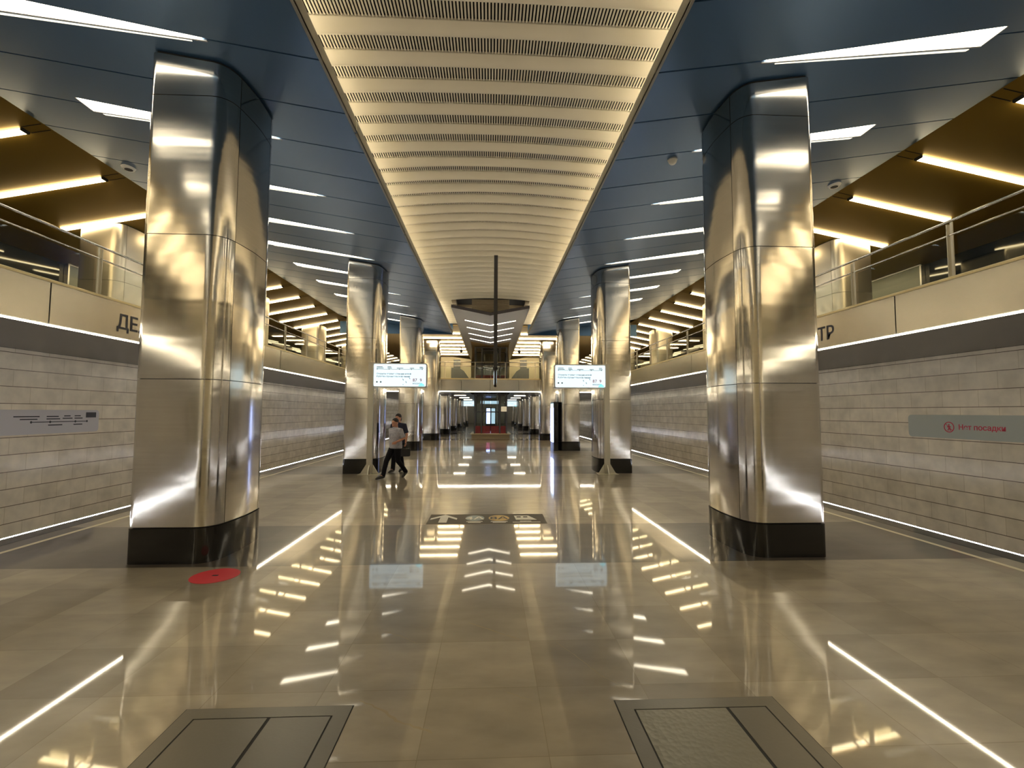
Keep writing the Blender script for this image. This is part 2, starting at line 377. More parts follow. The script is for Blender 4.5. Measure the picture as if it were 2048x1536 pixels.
# gallery back: lit frosted panels and door-like openings behind the railing
for s, spans in ((1, ((12.25, 15.3), (17.5, 19.6), (22, 25))), (-1, ((13.6, 16.2), (20.5, 23.5)))):
    for i, (a, b) in enumerate(spans):
        t = thing('glazed_panel', 'pale green %s frosted panel on the %s gallery wall' % (ORD[i], SIDE[s]), 'wall panel')
        MB().box((s * 11.9, a, 3.72), (s * 11.98, b, 5.84)).build('pane', M['frost'], t)
        f = MB(); f.box((s * 11.88, a - .05, 3.72), (s * 11.99, a, 5.88)).box((s * 11.88, b, 3.72), (s * 11.99, b + .05, 5.88)).box((s * 11.88, a, 5.84), (s * 11.99, b, 5.88)); f.build('frame', M['fascia'], t)

# ------------------------------------------------------------------ blue ceilings with slot lights
LY = [5.30 + 1.962 * k for k in range(-6, 10)]
XI_, XO_ = 3.28, 6.29
YJ = [5.30 + .981 * k for k in range(-14, 20)]
YJ = [y for y in YJ if y > Y0 + .2 and y < Y1 - .2]
islamp = lambda y: any(abs(y - l) < .01 for l in LY)
WN, WF = .13, .17
for s in (-1, 1):
    b = MB(); js = [Y0] + YJ + [Y1]
    for a, c in zip(js[:-1], js[1:]):
        g = .011
        poly = [(XE, a + g)]
        if islamp(a): poly += [(XI_, a + g), (XO_, a + WF), (XO_ + .02, a + g)]
        poly += [(XR, a + g), (XR, c - g)]
        if islamp(c): poly += [(XO_ + .02, c - g), (XO_, c - WN), (XI_, c - g)]
        poly += [(XE, c - g)]
        # split in two convex-ish polygons is not needed: ngon is simple
        b.prism([(s * x, y) for x, y in poly], zblue, lambda x, y: zblue(x) + .03)
    struct(b.build('ceiling_blue_' + SIDE[s], M['blue']))
    struct(MB().prism([(s * 3.08, Y0), (s * XR, Y0), (s * XR, Y1), (s * 3.08, Y1)], lambda x, y: zblue(x) + .16, lambda x, y: zblue(x) + .18).build('ceiling_backing_' + SIDE[s], M['voidm']))
    e = MB(); yy = Y0
    while yy < Y1:
        e.box((s * XE, yy + .006, ZE - .01), (s * (XE + .03), min(yy + 3.9, Y1) - .006, ZE + .18)); yy += 3.93
    struct(e.build('trim_opening_' + SIDE[s], M['edge']))
    struct(MB().box((s * XE, Y1, ZE - .02), (s * XR, Y1 + .03, ZE + .6)).build('trim_end_' + SIDE[s], M['blue']))
    vis = [l for l in LY if l > 5]
    for l in LY:
        if l > 5: lab = 'wedge-shaped slot light in the %s blue ceiling, %s from the front' % (SIDE[s], ORD[vis.index(l)])
        else: lab = 'wedge-shaped slot light in the %s blue ceiling behind the camera' % SIDE[s]
        t = thing('slot_light', lab, 'ceiling light', group='slot lights in the blue ceiling')
        hz = lambda x, y: zblue(x) + .012
        MB().prism([(s * (XI_ + .05), l - .008), (s * XO_, l - WN - .002), (s * XO_, l + WF + .002), (s * (XI_ + .05), l + .008)], hz, lambda x, y: zblue(x) + .05).build('diffuser', M['lampB'], t)
        rm = MB()
        rm.prism([(s * XI_, l + .012), (s * XO_, l + WF), (s * XO_, l + WF + .022), (s * XI_, l + .03)], lambda x, y: zblue(x) - .012, lambda x, y: zblue(x) + .025)
        rm.prism([(s * XO_, l - WN), (s * (XO_ + .02), l - WN), (s * (XO_ + .02), l + WF), (s * XO_, l + WF)], lambda x, y: zblue(x) - .004, lambda x, y: zblue(x) + .03)
        rm.build('rim', M['rim'], t)
        MB().prism([(s * (XI_ + .2), l + .060), (s * (XO_ - .12), l + WF + .045), (s * (XO_ - .14), l + WF + .075), (s * (XI_ + .2), l + .072)], lambda x, y: zblue(x) - .008, lambda x, y: zblue(x) - .001).build('glowing_lip', M['lipglow'], t)  # reflective lip, no lamp itself: its lit look is put in as glow

# ------------------------------------------------------------------ gold ceilings with tube lights
GY = [8.30 + 1.70 * k for k in range(-9, 22)]
for s in (-1, 1):
    b = MB()
    b.prism([(s * XR, Y0), (s * 13, Y0), (s * 13, 45), (s * XR, 45)], zgold, lambda x, y: zgold(x) + .05)
    struct(b.build('ceiling_gold_' + SIDE[s], M['gold']))
    b = MB()
    for y in GY:
        for d in (-.09, .09):
            b.prism([(s * (XR + .03), y + d - .008), (s * 8.12, y + d - .008), (s * 8.12, y + d + .008), (s * (XR + .03), y + d + .008)], lambda x, y: zgold(x) - .004, lambda x, y: zgold(x) + .0)
    struct(b.build('trim_joints_' + SIDE[s], M['dark']))
    vis = [y for y in GY if y > 8.0]
    for y in GY:
        lab = ('pair of glowing tubes across the %s gold ceiling, %s from the front' % (SIDE[s], (ORD + ['last'] * 9)[vis.index(y)])) if y > 8 else 'pair of glowing tubes across the %s gold ceiling beside the camera' % SIDE[s]
        t = thing('tube_light', lab, 'ceiling light', group='tube lights across the gold ceiling')
        for a, c in ((8.16, 9.29), (9.31, 10.45)):
            MB().prism([(s * a, y - .06), (s * c, y - .06), (s * c, y + .06), (s * a, y + .06)], lambda x, y: zgold(x) - .035, lambda x, y: zgold(x) - .004).build('tube', M['lampG'], t)
        MB().prism([(s * 8.12, y - .07), (s * 8.16, y - .07), (s * 8.16, y + .07), (s * 8.12, y + .07)], lambda x, y: zgold(x) - .04, lambda x, y: zgold(x)).build('bracket', M['dark'], t)

# ------------------------------------------------------------------ central ribbed vault
PER = .5185; YV0 = 5.30 - PER * 8; NR = 35; YV1 = YV0 + PER * NR
HW = 3.0
def zvault(x, y):
    t = min(max((y - 5.0) / 6.0, 0), 1); rise = .14 * t
    return 6.36 + rise * (1 - (x / 2.2) ** 2)
def zroll(x, y): return zvault(x, y) - .075 - .05 * (x / 2.0) ** 2
vault = MB(); grille = MB(); voidm = MB()
NX = 24
for k in range(NR):
    y0 = YV0 + k * PER                        # groove at y0, panel dips to the roll, rises, grille up to next groove
    tt = min(max((y0 - 7.6) / 2.6, 0), 1); hh = .070 + .045 * tt
    prof = [(0.0, .03), (.003, -.002), (.03, -.25 * hh), (.07, -.55 * hh), (.10, -.78 * hh), (.125, -.93 * hh), (.145, -1.0 * hh), (.160, -1.0 * hh), (.172, -.95 * hh), (.182, -.84 * hh), (.189, -.66 * hh), (.194, -.4 * hh), (.196, 0), (.196, .035)]
    cols = []
    for i in range(NX + 1):
        x = -HW + 2 * HW * i / NX
        arch = -.030 * (x / 2.0) ** 2
        cols.append([(x, y0 + py, zvault(x, y0 + py) + pz + (arch * min(1, max(0, -pz / hh)))) for py, pz in prof])
    vs = [p for c in cols for p in c]; npf = len(prof); fs = []
    for i in range(NX):
        for j in range(npf - 1):
            fs.append([i * npf + j, i * npf + j + 1, (i + 1) * npf + j + 1, (i + 1) * npf + j])
    vault.add(vs, fs)
    if y0 < 13.5:
        x = -HW; bw, gp = .0215, .0185
        while x < HW:
            xa, xb = x, x + bw; ya, yb = y0 + .197, y0 + PER - .014
            z1, z2 = zvault(xa, ya), zvault(xa, yb)
            grille.add([(xa, ya, z1), (xb, ya, z1), (xb, yb, z2), (xa, yb, z2), (xa, ya, z1 + .012), (xb, ya, z1 + .012), (xb, yb, z2 + .012), (xa, yb, z2 + .012)],
                       [[0, 3, 2, 1], [0, 1, 5, 4], [1, 2, 6, 5], [2, 3, 7, 6], [3, 0, 4, 7]])
            x += bw + gp
    for i in range(NX):
        xa = -HW + 2 * HW * i / NX; xb = -HW + 2 * HW * (i + 1) / NX
        voidm.add([(xa, y0, zvault(xa, y0) + .06), (xb, y0, zvault(xb, y0) + .06), (xb, y0 + PER, zvault(xb, y0 + PER) + .06), (xa, y0 + PER, zvault(xa, y0 + PER) + .06)], [[0, 1, 2, 3]])
vc = struct(vault.build('ceiling_vault', M['beige'], smooth=True))
grille.build('grille', M['beige'], vc)
voidm.build('backing', M['voidm'], vc)
struct(MB().box((-HW, Y0, 6.36), (HW, YV0, 6.44)).build('ceiling_vault_end', M['beige']))
# hidden cove strips above both edges of the opening
for s in (-1, 1):
    t = thing('cove_light', 'warm cove light hidden above the %s edge of the ribbed vault' % SIDE[s], 'light strip')
    MB().prism([(s * (XE + .032), Y0), (s * (XE + 1.1), Y0), (s * (XE + 1.1), Y1), (s * (XE + .032), Y1)], lambda x, y: zblue(x) + .035, lambda x, y: zblue(x) + .045).build('shelf', M['rim'], t)
    MB().box((s * (XE + .76), Y0, ZE + .18), (s * (XE + .82), Y1, ZE + .20)).build('light_strip', M['cove'], t)
# end of the vault: brown slatted bulkhead with dark recesses
eb = MB()
zt = lambda x: 6.10 - .10 * (x / 2) ** 2
eb = MB()
for i in range(12):
    ya = YV1 + .05 + i * .50
    for a, c in ((-HW, -1.45), (1.45, HW)):
        eb.extr([(ya, 6.40), (ya + .36, 6.33), (ya + .44, 6.34), (ya + .47, 6.44), (ya, 6.44)], 'x', a, c)
struct(eb.build('ceiling_louvre', M['beige']))
eb = MB()
for i in range(10):
    eb.box((-.78, YV1 + .05, 6.44 - i * .06), (.78, YV1 + .40, 6.44 - i * .06 - .045))
eb.box((-.76, YV1 + .09, 5.85), (.76, YV1 + .5, 6.45))
struct(eb.build('ceiling_bulkhead', M['brown']))
struct(MB().box((-HW, YV1 + .02, 6.47), (HW, Y1 + .1, 6.52)).build('ceiling_recess', M['voidm']))
eb = MB(); eb.box((-1.62, YV1, 6.34), (-1.45, YV1 + 3.0, 6.47)); eb.box((1.45, YV1, 6.34), (1.62, YV1 + 3.0, 6.47)); eb.box((-1.45, YV1 + 1.2, 6.36), (-.78, YV1 + 1.5, 6.47)); eb.box((.78, YV1 + 1.2, 6.36), (1.45, YV1 + 1.5, 6.47)); eb.box((-1.45, YV1 + 2.2, 6.30), (1.45, YV1 + 5, 6.47))
struct(eb.build('ceiling_recess_frame', M['brown']))

# ------------------------------------------------------------------ far ceiling beyond the blue one, and the V-shaped middle ceiling
struct(MB().box((-XR, Y1 + .03, 6.24), (XR, 46, 6.30)).build('ceiling_far', M['goldsoft']))
for i in range(7):  # last row is added to brighten the cream lobby walls
    y = 26.75 + 1.64 * i
    for s in (-1, 1):
        t = thing('tube_light', 'level ceiling tube beside the grey V ceiling on the %s, %s row towards the footbridge' % (SIDE[s], ORD[i]), 'ceiling light', group='level tubes above the footbridge')
        MB().box((s * 1.75, y - .05, 6.19), (s * 2.95, y + .05, 6.235)).build('tube', M['lampF'], t)
        MB().box((s * 2.98, y - .05, 6.19), (s * 4.15, y + .05, 6.235)).build('tube', M['lampF'], t)
zV = lambda x, y=0: 5.50 + .30 * abs(x) / 1.53
YA, YC, YD = 18.1, 26.0, 36.5
vm = MB()
for s in (-1, 1):
    rows = [YA] + [20.2 - .06 + 1.7 * i for i in range(4)] + [YC]
    # front nose
    vm.extr([(0, 5.50), (s * 1.53, 5.80), (s * 1.53, 5.92), (0, 5.62)], 'y', YA, 20.12)
    for i in range(4):
        y = 20.2 + 1.7 * i
        vm.prism([(s * 1.12, y - .08), (s * 1.53, y - .08), (s * 1.53, y + .06), (s * 1.12, y + .06)], zV, lambda x, y: zV(x) + .12)
        vm.prism([(0, y + .06), (s * 1.53, y + .06), (s * 1.53, y + 1.62 if i < 3 else YC), (0, y + 1.62 if i < 3 else YC)], zV, lambda x, y: zV(x) + .12)
    # tapering leg running past the lift shaft
    vm.prism([(s * .0, YC), (s * 1.53, YC), (s * 1.53, YD), (s * 1.45, YD), (s * 1.15, YC + 3.5), (s * 1.15, YC + .2), (s * .0, YC + .2)], zV, lambda x, y: zV(x) + .12)
vo = vm.build('grey_ceiling_sail', M['vceil']); tag(vo, 'dark grey V-shaped metal ceiling hanging over the middle of the hall', 'ceiling panel')
for i in range(4):
    y = 20.2 + 1.7 * i
    t = thing('vee_light', 'V-shaped light strip across the grey hanging ceiling, %s from the front' % ORD[i], 'ceiling light', group='V lights of the grey ceiling')
    for s in (-1, 1):
        MB().prism([(0, y - .075), (s * 1.10, y - .02), (s * 1.10, y + .02), (0, y + .055)], lambda x, y: zV(x) - .004, lambda x, y: zV(x) + .05).build('diffuser', M['lampB'], t)

# ------------------------------------------------------------------ steel columns
def outline(n_arc=5):
    pts = []
    def arc(cx, cy, r, a0, a1, n=n_arc):
        return [(cx + r * math.cos(math.radians(a0 + (a1 - a0) * i / n)), cy + r * math.sin(math.radians(a0 + (a1 - a0) * i / n))) for i in range(n + 1)]
    # outer panel, counted from the inner-back seam round the outside to the inner-front seam (u outward, v along the hall)
    back_in = [(-.465, .40), (-.452, .46), (-.43, .515), (-.395, .565), (-.35, .60), (-.30, .622), (-.24, .63)]
    outer = back_in + arc(.427, .56, .07, 90, 0) + arc(.427, -.56, .07, 0, -90) + [(p[0], -p[1]) for p in back_in[::-1]]
    inner = [(-.465, -.40), (-.482, -.25), (-.492, -.12), (-.497, 0), (-.492, .12), (-.482, .25), (-.465, .40)]
    return outer, inner
def offs(pl, d):
    out = []
    for i, p in enumerate(pl):
        a = pl[max(i - 1, 0)]; b = pl[min(i + 1, len(pl) - 1)]
        t = Vector((b[0] - a[0], b[1] - a[1])).normalized(); out.append((p[0] + t.y * d, p[1] - t.x * d))
    return out
def trim_ends(pl, g):
    q = [Vector(p) for p in pl]
    q[0] = q[0] + (q[1] - q[0]).normalized() * g; q[-1] = q[-1] + (q[-2] - q[-1]).normalized() * g
    return [(p.x, p.y) for p in q]
def column(s, xc, yc, zfun, z_base, label, group, tiers, plinth=True, mtl=None):
    """zfun gives the ceiling height over world x"""
    t = thing('steel_column', label, 'column', (s * xc, yc, z_base), 0, group)
    outer, inner = outline()
    def ztop(u): return zfun(xc + u) - z_base - .035
    zs = tiers + [None]
    for nm, base in (('outer_cladding', outer), ('inner_cladding', inner)):
        pl = trim_ends(base, .004); q = offs(pl, .014)
        for z0, z1 in zip(zs[:-1], zs[1:]):
            mb = MB(); n = len(pl); vs = []
            for ring in (pl, q):
                for (u, v) in ring: vs.append((s * u, v, z0 + .004))
                for (u, v) in ring: vs.append((s * u, v, (z1 - .004) if z1 else ztop(u)))
            fs = []
            for i in range(n - 1):
                fs.append([i, i + 1, n + i + 1, n + i]); fs.append([2 * n + i, 3 * n + i, 3 * n + i + 1, 2 * n + i + 1])
                fs.append([i, 2 * n + i, 2 * n + i + 1, i + 1]); fs.append([n + i, n + i + 1, 3 * n + i + 1, 3 * n + i])
            fs.append([0, n, 3 * n, 2 * n]); fs.append([n - 1, 3 * n - 1, 4 * n - 1, 2 * n - 1])
            mb.add(vs, fs); mb.build('cladding_panel', mtl or M['steel'], t, smooth=True)
    full = outer[:-1] + inner[:-1]
    ins = [(u * .955, v * .965) for u, v in full]
    MB().prism([(s * u, v) for u, v in ins], 0.0, lambda x, y: zfun(xc + s * x) - z_base - .002).build('core', M['dark'], t)
    if plinth:
        pp = [(u * 1.012, v * 1.010) for u, v in full]
        MB().prism([(s * u, v) for u, v in pp], 0.0, tiers[0] - .012).build('plinth', M['granite'], t, smooth=True, label='polished black granite plinth')
    return t
tiers = [.41, 2.12, 3.85, 5.57]
POS = ['nearest', 'second', 'third', 'fourth', 'fifth', 'sixth', 'seventh', 'eighth']
for s in (-1, 1):
    for k in (-1, 0, 1, 2, 3):
        zf = zblue if k < 3 else (lambda x, y=0: 6.24)
        if k < 0: lab = 'steel column of the %s row beside the camera' % SIDE[s]
        else: lab = '%s steel column of the %s row, black plinth, reaching the %s ceiling' % (POS[k], SIDE[s], 'blue' if k < 3 else 'gold')
        column(s, CXM, C0 + CS * k, zf, 0.0, lab, 'tall steel columns of the hall', tiers)
# low columns under the footbridge deck
ZS = 3.05
for s in (-1, 1):
    lc = None
    for k in range(4, 9):
        lab = '%s column of the %s row, low, under the footbridge deck' % (['fifth', 'sixth', 'seventh', 'eighth', 'ninth'][k - 4], SIDE[s])
        if lc is None:
            lc = column(s, CXM, C0 + CS * k, lambda x: ZS, 0, lab, 'low columns under the deck', [.41, 2.12]); reg(lc)
        else: dup(lc, (s * CXM, C0 + CS * k, 0), lab)
# gallery columns
for s in (-1, 1):
    for i, y in enumerate((12.4, 19.2, 26.0, 32.8, 39.6)):
        column(s, 9.62, y, zgold, 3.70, '%s short column standing on the %s gallery under the gold ceiling' % (ORD[i], SIDE[s]), 'columns on the galleries', [.02, 1.25], plinth=False, mtl=M['steelsoft'])

# ------------------------------------------------------------------ footbridge / deck beyond
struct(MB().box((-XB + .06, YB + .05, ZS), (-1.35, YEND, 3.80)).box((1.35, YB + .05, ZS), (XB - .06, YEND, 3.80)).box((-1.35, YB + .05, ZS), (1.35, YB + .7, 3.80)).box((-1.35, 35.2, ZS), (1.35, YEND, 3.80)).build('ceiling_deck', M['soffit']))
t = thing('footbridge_fascia', 'steel fascia of the footbridge crossing the hall', 'balcony fascia')
xs = [-XB + .05, -4.4, -1.9, 0, 1.9, 4.4, XB - .05]
for a, b in zip(xs[:-1], xs[1:]):
    MB().box((a + .01, YB, 3.12), (b - .01, YB + .03, 3.88)).build('fascia_panel', M['fascia'], t)
MB().box((-XB + .05, YB - .02, 3.88), (XB - .05, YB + .25, 3.97)).build('sill', M['gold_sill'], t)
MB().box((-XB + .06, YB - .012, 3.07), (XB - .06, YB + .03, 3.105)).build('light_strip', M['strip'], t)
r = thing('footbridge_railing', 'steel railing with glass panels on the footbridge', 'railing')
MB().tube((-XB, YB + .1, 5.05), (XB, YB + .1, 5.05), .03).build('handrail', M['fascia'], r, True)
MB().tube((-XB, YB + .1, 4.78), (XB, YB + .1, 4.78), .02).build('rail', M['fascia'], r, True)
for i in range(8):
    x = -7.0 + 2.0 * i
    MB().box((x - .02, YB + .08, 3.97), (x + .02, YB + .12, 5.03)).build('post', M['post'], r)
    if i < 7: MB().box((x + .06, YB + .095, 4.0), (x + 1.94, YB + .105, 4.74)).build('glass_panel', M['glass'], r)
# deck soffit lights
for s in (-1, 1):
    for i, y in enumerate((37, 43, 50, 62)):
        t = thing('soffit_light', '%s light strip under the deck along the %s aisle' % (ORD[i], SIDE[s]), 'ceiling light', group='light strips under the deck')
        MB().box((s * 1.9, y, ZS - .03), (s * 2.8, y + .10, ZS - .002)).build('diffuser', M['lampB'], t)
# upper hall end behind the footbridge
struct(MB().box((-8, 45.0, 3.80), (8, 45.2, 6.24)).build('wall_upper_end', M['cream']))
for s in (-1, 1):
    struct(MB().extr([(s * 1.55, 3.80), (s * 1.55, 6.0), (s * 3.0, 6.2), (s * 5.6, 6.2), (s * 5.6, 3.80)], 'y', 38.0, 38.15).build('wall_lobby_' + SIDE[s], M['cream']))
    t = thing('escalator', 'dark grey escalator balustrade beside the lift shaft on the %s' % SIDE[s], 'escalator')
    MB().extr([(s * 3.1, 3.81), (s * 1.45, 3.81), (s * 1.45, 4.1), (s * 2.1, 5.0), (s * 2.5, 5.25), (s * 3.1, 5.25)], 'y', 37.3, 37.7).build('balustrade', M['escal'], t)
    MB().box((s * 2.42, 37.72, 4.2), (s * 2.95, 37.95, 5.95)).build('side_panel', M['escal'], t)
    c = thing('security_camera', 'black dome security camera under the ceiling on the %s of the lift' % SIDE[s], 'camera', (s * 2.05, 33.0, 6.0))
    MB().ball((0, 0, .02), .11).build('dome', M['black'], c, True); MB().tube((0, 0, .1), (0, 0, .24), .03).build('mount', M['blackm'], c, True)

# lift shaft
t = thing('glass_lift', 'glass lift shaft with dark frame and red band in the middle of the hall', 'lift', (0.05, 33.4, 0))
MB().box((-1.27, -1.9, 0), (1.27, 1.5, .27)).build('plinth', M['brown'], t)
MB().box((-1.36, -1.96, .25), (1.36, 1.55, .29)).build('threshold', M['gold_sill'], t)
zt = 6.2
for x in (-1.08, -.62, .62, 1.08):
    for y in (-1.4, 1.2):
        MB().box((x - .05, y - .05, .29), (x + .05, y + .05, zt)).build('post', M['housing'], t)
for z in (1.75, 2.95, 4.0, 5.0, 6.15):
    b = MB()
    b.box((-1.1, -1.43, z - .04), (1.1, -1.38, z + .04)).box((-1.1, 1.18, z - .04), (1.1, 1.23, z + .04)).box((-1.1, -1.4, z - .04), (-1.05, 1.2, z + .04)).box((1.05, -1.4, z - .04), (1.1, 1.2, z + .04))
    b.build('crossbar', M['housing'], t)
for a, b in ((-1.03, -.67), (-.57, -.02), (.02, .57), (.67, 1.03)):
    MB().box((a, -1.41, .3), (b, -1.395, 6.1)).build('glass_panel', M['liftglass'], t)
    MB().box((a, -1.425, .3), (b, -1.415, .80)).build('red_band', M['redfilm'], t, label='dark red band')
    MB().box((a, -1.425, 4.0), (b, -1.415, 4.25)).build('red_band', M['redfilm'], t, label='dark red band')
    MB().box((a, 1.19, .3), (b, 1.205, 6.1)).build('glass_panel', M['liftglass'], t)
for x in (-1.075, 1.075):
    MB().box((x - .008, -1.35, .3), (x + .008, 1.15, 6.1)).build('glass_panel', M['liftglass'], t)
b = MB().box((-.55, -.9, 3.82), (.55, .9, 4.0)); b.box((-.55, -.9, 6.0), (.55, .9, 6.1)); b.build('lift_car', M['housing'], t)
for x in (-.5, .45):
    MB().box((x, .6, .4), (x + .05, .65, 6.0)).build('guide_rail', M['fascia'], t)
n = MB().box((.76, 31.93, 1.78), (1.14, 31.95, 2.12)).build('notice_sheet', M['white']); tag(n, 'small white notice on the glass lift shaft', 'notice')

# ------------------------------------------------------------------ hanging pole with edge-on display
t = thing('hanging_display', 'thin display seen edge-on at the end of a long pole from the vault', 'display', (.155, 13.75, 0))
MB().box((-.055, -.05, 3.03), (.055, .05, zvault(.15, 13.75) - .04)).build('pole', M['housing'], t)
MB().box((-.07, -.06, 2.98), (.07, .06, 3.06)).build('clamp', M['blackm'], t)
MB().box((-.035, -.04, 2.56), (.035, .9, 2.98)).build('casing', M['housing'], t)
MB().box((.036, -.02, 2.60), (.040, .88, 2.94)).build('screen', M['screen'], t)
MB().box((-.040, -.02, 2.60), (-.036, .88, 2.94)).build('screen', M['screen'], t)
MB().ball((.0, .0, 2.52), .045).build('camera', M['black'], t, True)

# ------------------------------------------------------------------ screen pylons
def rrect(x0, z0, x1, z1, r, n=5):
    pts = []
    for cx, cz, a in ((x1 - r, z0 + r, -90), (x1 - r, z1 - r, 0), (x0 + r, z1 - r, 90), (x0 + r, z0 + r, 180)):
        for i in range(n + 1):
            q = math.radians(a + 90 * i / n); pts.append((cx + r * math.cos(q), cz + r * math.sin(q)))
    return pts
def pylon(s, y, lab):
    """post at x = s*3.35, screen reaching towards the middle"""
    t = thing('screen_pylon', lab, 'information screen', (s * 3.36, y, 0), 0, 'screens on posts')
    p = MB()
    prof = [(.30, 0), (.30, .012), (.12, .02), (.085, .16)]
    p.box((-.075, -.05, .012), (.075, .05, 3.14))
    p.extr([(-.25, .012), (.25, .012), (.085, .28), (-.085, .28)], 'y', -.012, .012); p.extr([(-.2, .012), (.2, .012), (.06, .25), (-.06, .25)], 'x', -.012, .012)
    p.build('post', M['post'], t)
    MB().box((-.28, -.22, 0), (.28, .22, .012)).build('base_plate', M['post'], t)
    xa, xb = (.06, 1.58) if s < 0 else (-1.53, -.03)
    z0, z1 = 2.43, 3.12
    MB().extr(rrect(xa, z0, xb, z1, .05), 'y', -.09, .06).build('housing', M['housing_l'], t, True)
    sc_ = MB().extr(rrect(xa + .03, z0 + .03, xb - .03, z1 - .03, .035), 'y', -.096, -.09).build('screen', M['screen'], t)
    MB().extr(rrect(xa + .03, z0 + .03, xb - .03, z1 - .03, .035), 'y', .06, .064).build('screen', M['screen'], t)
    X = lambda u: xa + u * (xb - xa); Z = lambda v: z1 - v * (z1 - z0); yf = -.0985
    g = MB()
    g.box((X(.08), yf, Z(.262)), (X(.92), yf + .002, Z(.250)))
    for u in (.08, .30, .49, .71, .91): g.ball((X(u), yf, Z(.256)), (.014, .002, .014), 10, 6)
    for u, wd, rows in ((.07, .13, 2), (.27, .08, 2), (.44, .12, 1), (.68, .08, 1), (.86, .07, 2)):
        for r_ in range(rows): g.box((X(u), yf, Z(.20 - .05 * r_)), (X(u + wd * (1 - .15 * r_)), yf + .002, Z(.20 - .05 * r_ + .025)))
    g.ball((X(.08), yf, Z(.78)), (.024, .002, .024), 8, 6); g.ball((X(.15), yf, Z(.78)), (.024, .002, .024), 8, 6)
    g.build('route_diagram', M['inkg'], t)
    text_mesh('Открыты первые станции новой', .062, M['inkt'], t, (X(.07), yf, Z(.47)), (1, 0, 0), (0, 0, 1), depth=.002, bold=.0008)
    text_mesh('Рублёво-Архангельской линии!', .062, M['inkt'], t, (X(.07), yf, Z(.58)), (1, 0, 0), (0, 0, 1), depth=.002, bold=.0008)
    text_mesh('87', .125, M['inkred'], t, (X(.735), yf, Z(.76)), (1, 0, 0), (0, 0, 1), depth=.002, bold=.001)
    text_mesh('9', .125, M['inkred'], t, (X(.865), yf, Z(.76)), (1, 0, 0), (0, 0, 1), depth=.002, bold=.001)
    text_mesh('МОСКВА', .058, M['inkt'], t, (X(.735), yf, Z(.87)), (1, 0, 0), (0, 0, 1), depth=.002, bold=.001)
    f = MB()
    for (u, v, dx, dz) in ((.56, .68, .035, .07), (.68, .63, -.035, -.055), (.615, .78, -.03, -.075), (.56, .88, .02, .03)):
        a = Vector((X(u), Z(v))); d = Vector((dx, -dz)); nrm = Vector((-d.y, d.x)).normalized() * .010
        f.extr([tuple(a - d / 2), tuple(a + nrm), tuple(a + d / 2), tuple(a - nrm)], 'y', yf, yf + .002)
    f.build('brush_marks', M['inkt'], t)
    MB().extr([(X(.84), z0 + .035), (X(.955), z0 + .035), (X(.945), z0 + .09), (X(.90), z0 + .13), (X(.86), z0 + .09)], 'y', yf + .001, yf + .0025).build('cyan_patch', M['cyan'], t)
    return t
pylon(-1, 13.42, 'white screen on a tall post beside the walking person')
pylon(1, 13.36, 'white screen on a tall post before the second right-hand column')
pylon(-1, 58.0, 'far small white screen on a post on the left side of the lift')
pylon(1, 58.0, 'far small white screen on a post on the right side of the lift')

# info totem by the third right column
t = thing('info_totem', 'black upright totem with glowing blue screen beside the third right column', 'information totem', (2.99, 21.75, 0))
MB().box((-.10, -.55, 0), (.11, .55, 2.22)).build('body', M['black'], t)
MB().box((-.106, -.50, .38), (-.101, .50, 1.95)).build('screen', M['screenb'], t)
MB().box((-.108, -.50, 1.95), (-.102, .50, 2.15)).build('header', M['screen'], t)
g = MB()
for i in range(5): g.box((-.110, -.12, .95 + i * .09), (-.107, .15 - .03 * i, .99 + i * .09))
g.build('text_lines', M['ink'], t)

t = thing('info_totem', 'upright totem with white and blue glowing panels seen through the glass lift', 'information totem', (.08, 46.0, 0))
MB().box((-.48, -.06, 0), (.48, .06, 2.2)).build('body', M['black'], t)
MB().box((-.42, -.066, .6), (-.06, -.061, 2.1)).build('screen', M['screenb'], t); MB().box((.06, -.066, .6), (.42, -.061, 2.1)).build('screen', M['screen'], t)
t = thing('hanging_light_sign', 'pale glowing sign hanging under the deck behind the glass lift', 'sign', (0, 41.0, 0))
MB().box((-.85, -.05, 2.42), (.75, .05, 2.74)).build('housing', M['housing_l'], t); MB().box((-.82, -.055, 2.45), (.72, -.051, 2.71)).build('screen', M['screen'], t)
for x in (-.7, .6): MB().tube((x, 0, 2.74), (x, 0, ZS), .015).build('rod', M['housing'], t)

# ------------------------------------------------------------------ wall signs
t = thing('route_sign', 'long grey line-map sign on the left track wall', 'sign')
XS = -XW + .03
MB().extr([(p[0], p[1]) for p in rrect(7.2, 1.18, 13.48, 1.76, .09)], 'x', -XW + .004, XS).build('panel', M['signwhite'], t, True)
g = MB()
g.box((XS, 11.55, 1.455), (XS + .002, 13.12, 1.475))
for y in (11.57, 12.05, 12.75, 13.10): g.ball((XS + .001, y, 1.465), (.002, .03, .03), 10, 6)
for y, wd, z in ((11.15, .62, 1.60), (11.3, .42, 1.535), (11.95, .32, 1.60), (11.95, .36, 1.54), (12.42, .18, 1.61), (12.38, .28, 1.55), (12.72, .18, 1.61), (12.72, .24, 1.55), (12.0, .38, 1.39), (12.70, .26, 1.39),
                 (10.6, .25, 1.60), (10.4, .40, 1.46), (10.4, .38, 1.36), (9.2, .6, 1.6), (9.2, .5, 1.5), (8.2, .6, 1.6), (8.2, .5, 1.5)):
    g.box((XS, y, z - .015), (XS + .002, y + wd, z + .012))
g.build('line_map', M['ink'], t)
MB().box((XS, 13.06, 1.56), (XS + .003, 13.38, 1.70)).build('dark_label', M['ink'], t)
t = thing('no_boarding_sign', 'long grey-green sign with red no-boarding lettering on the right track wall', 'sign')
XS = XW - .03
MB().extr(rrect(6.5, 1.17, 11.62, 1.72, .09), 'x', XS, XW - .004).build('panel', M['signgrey'], t, True)
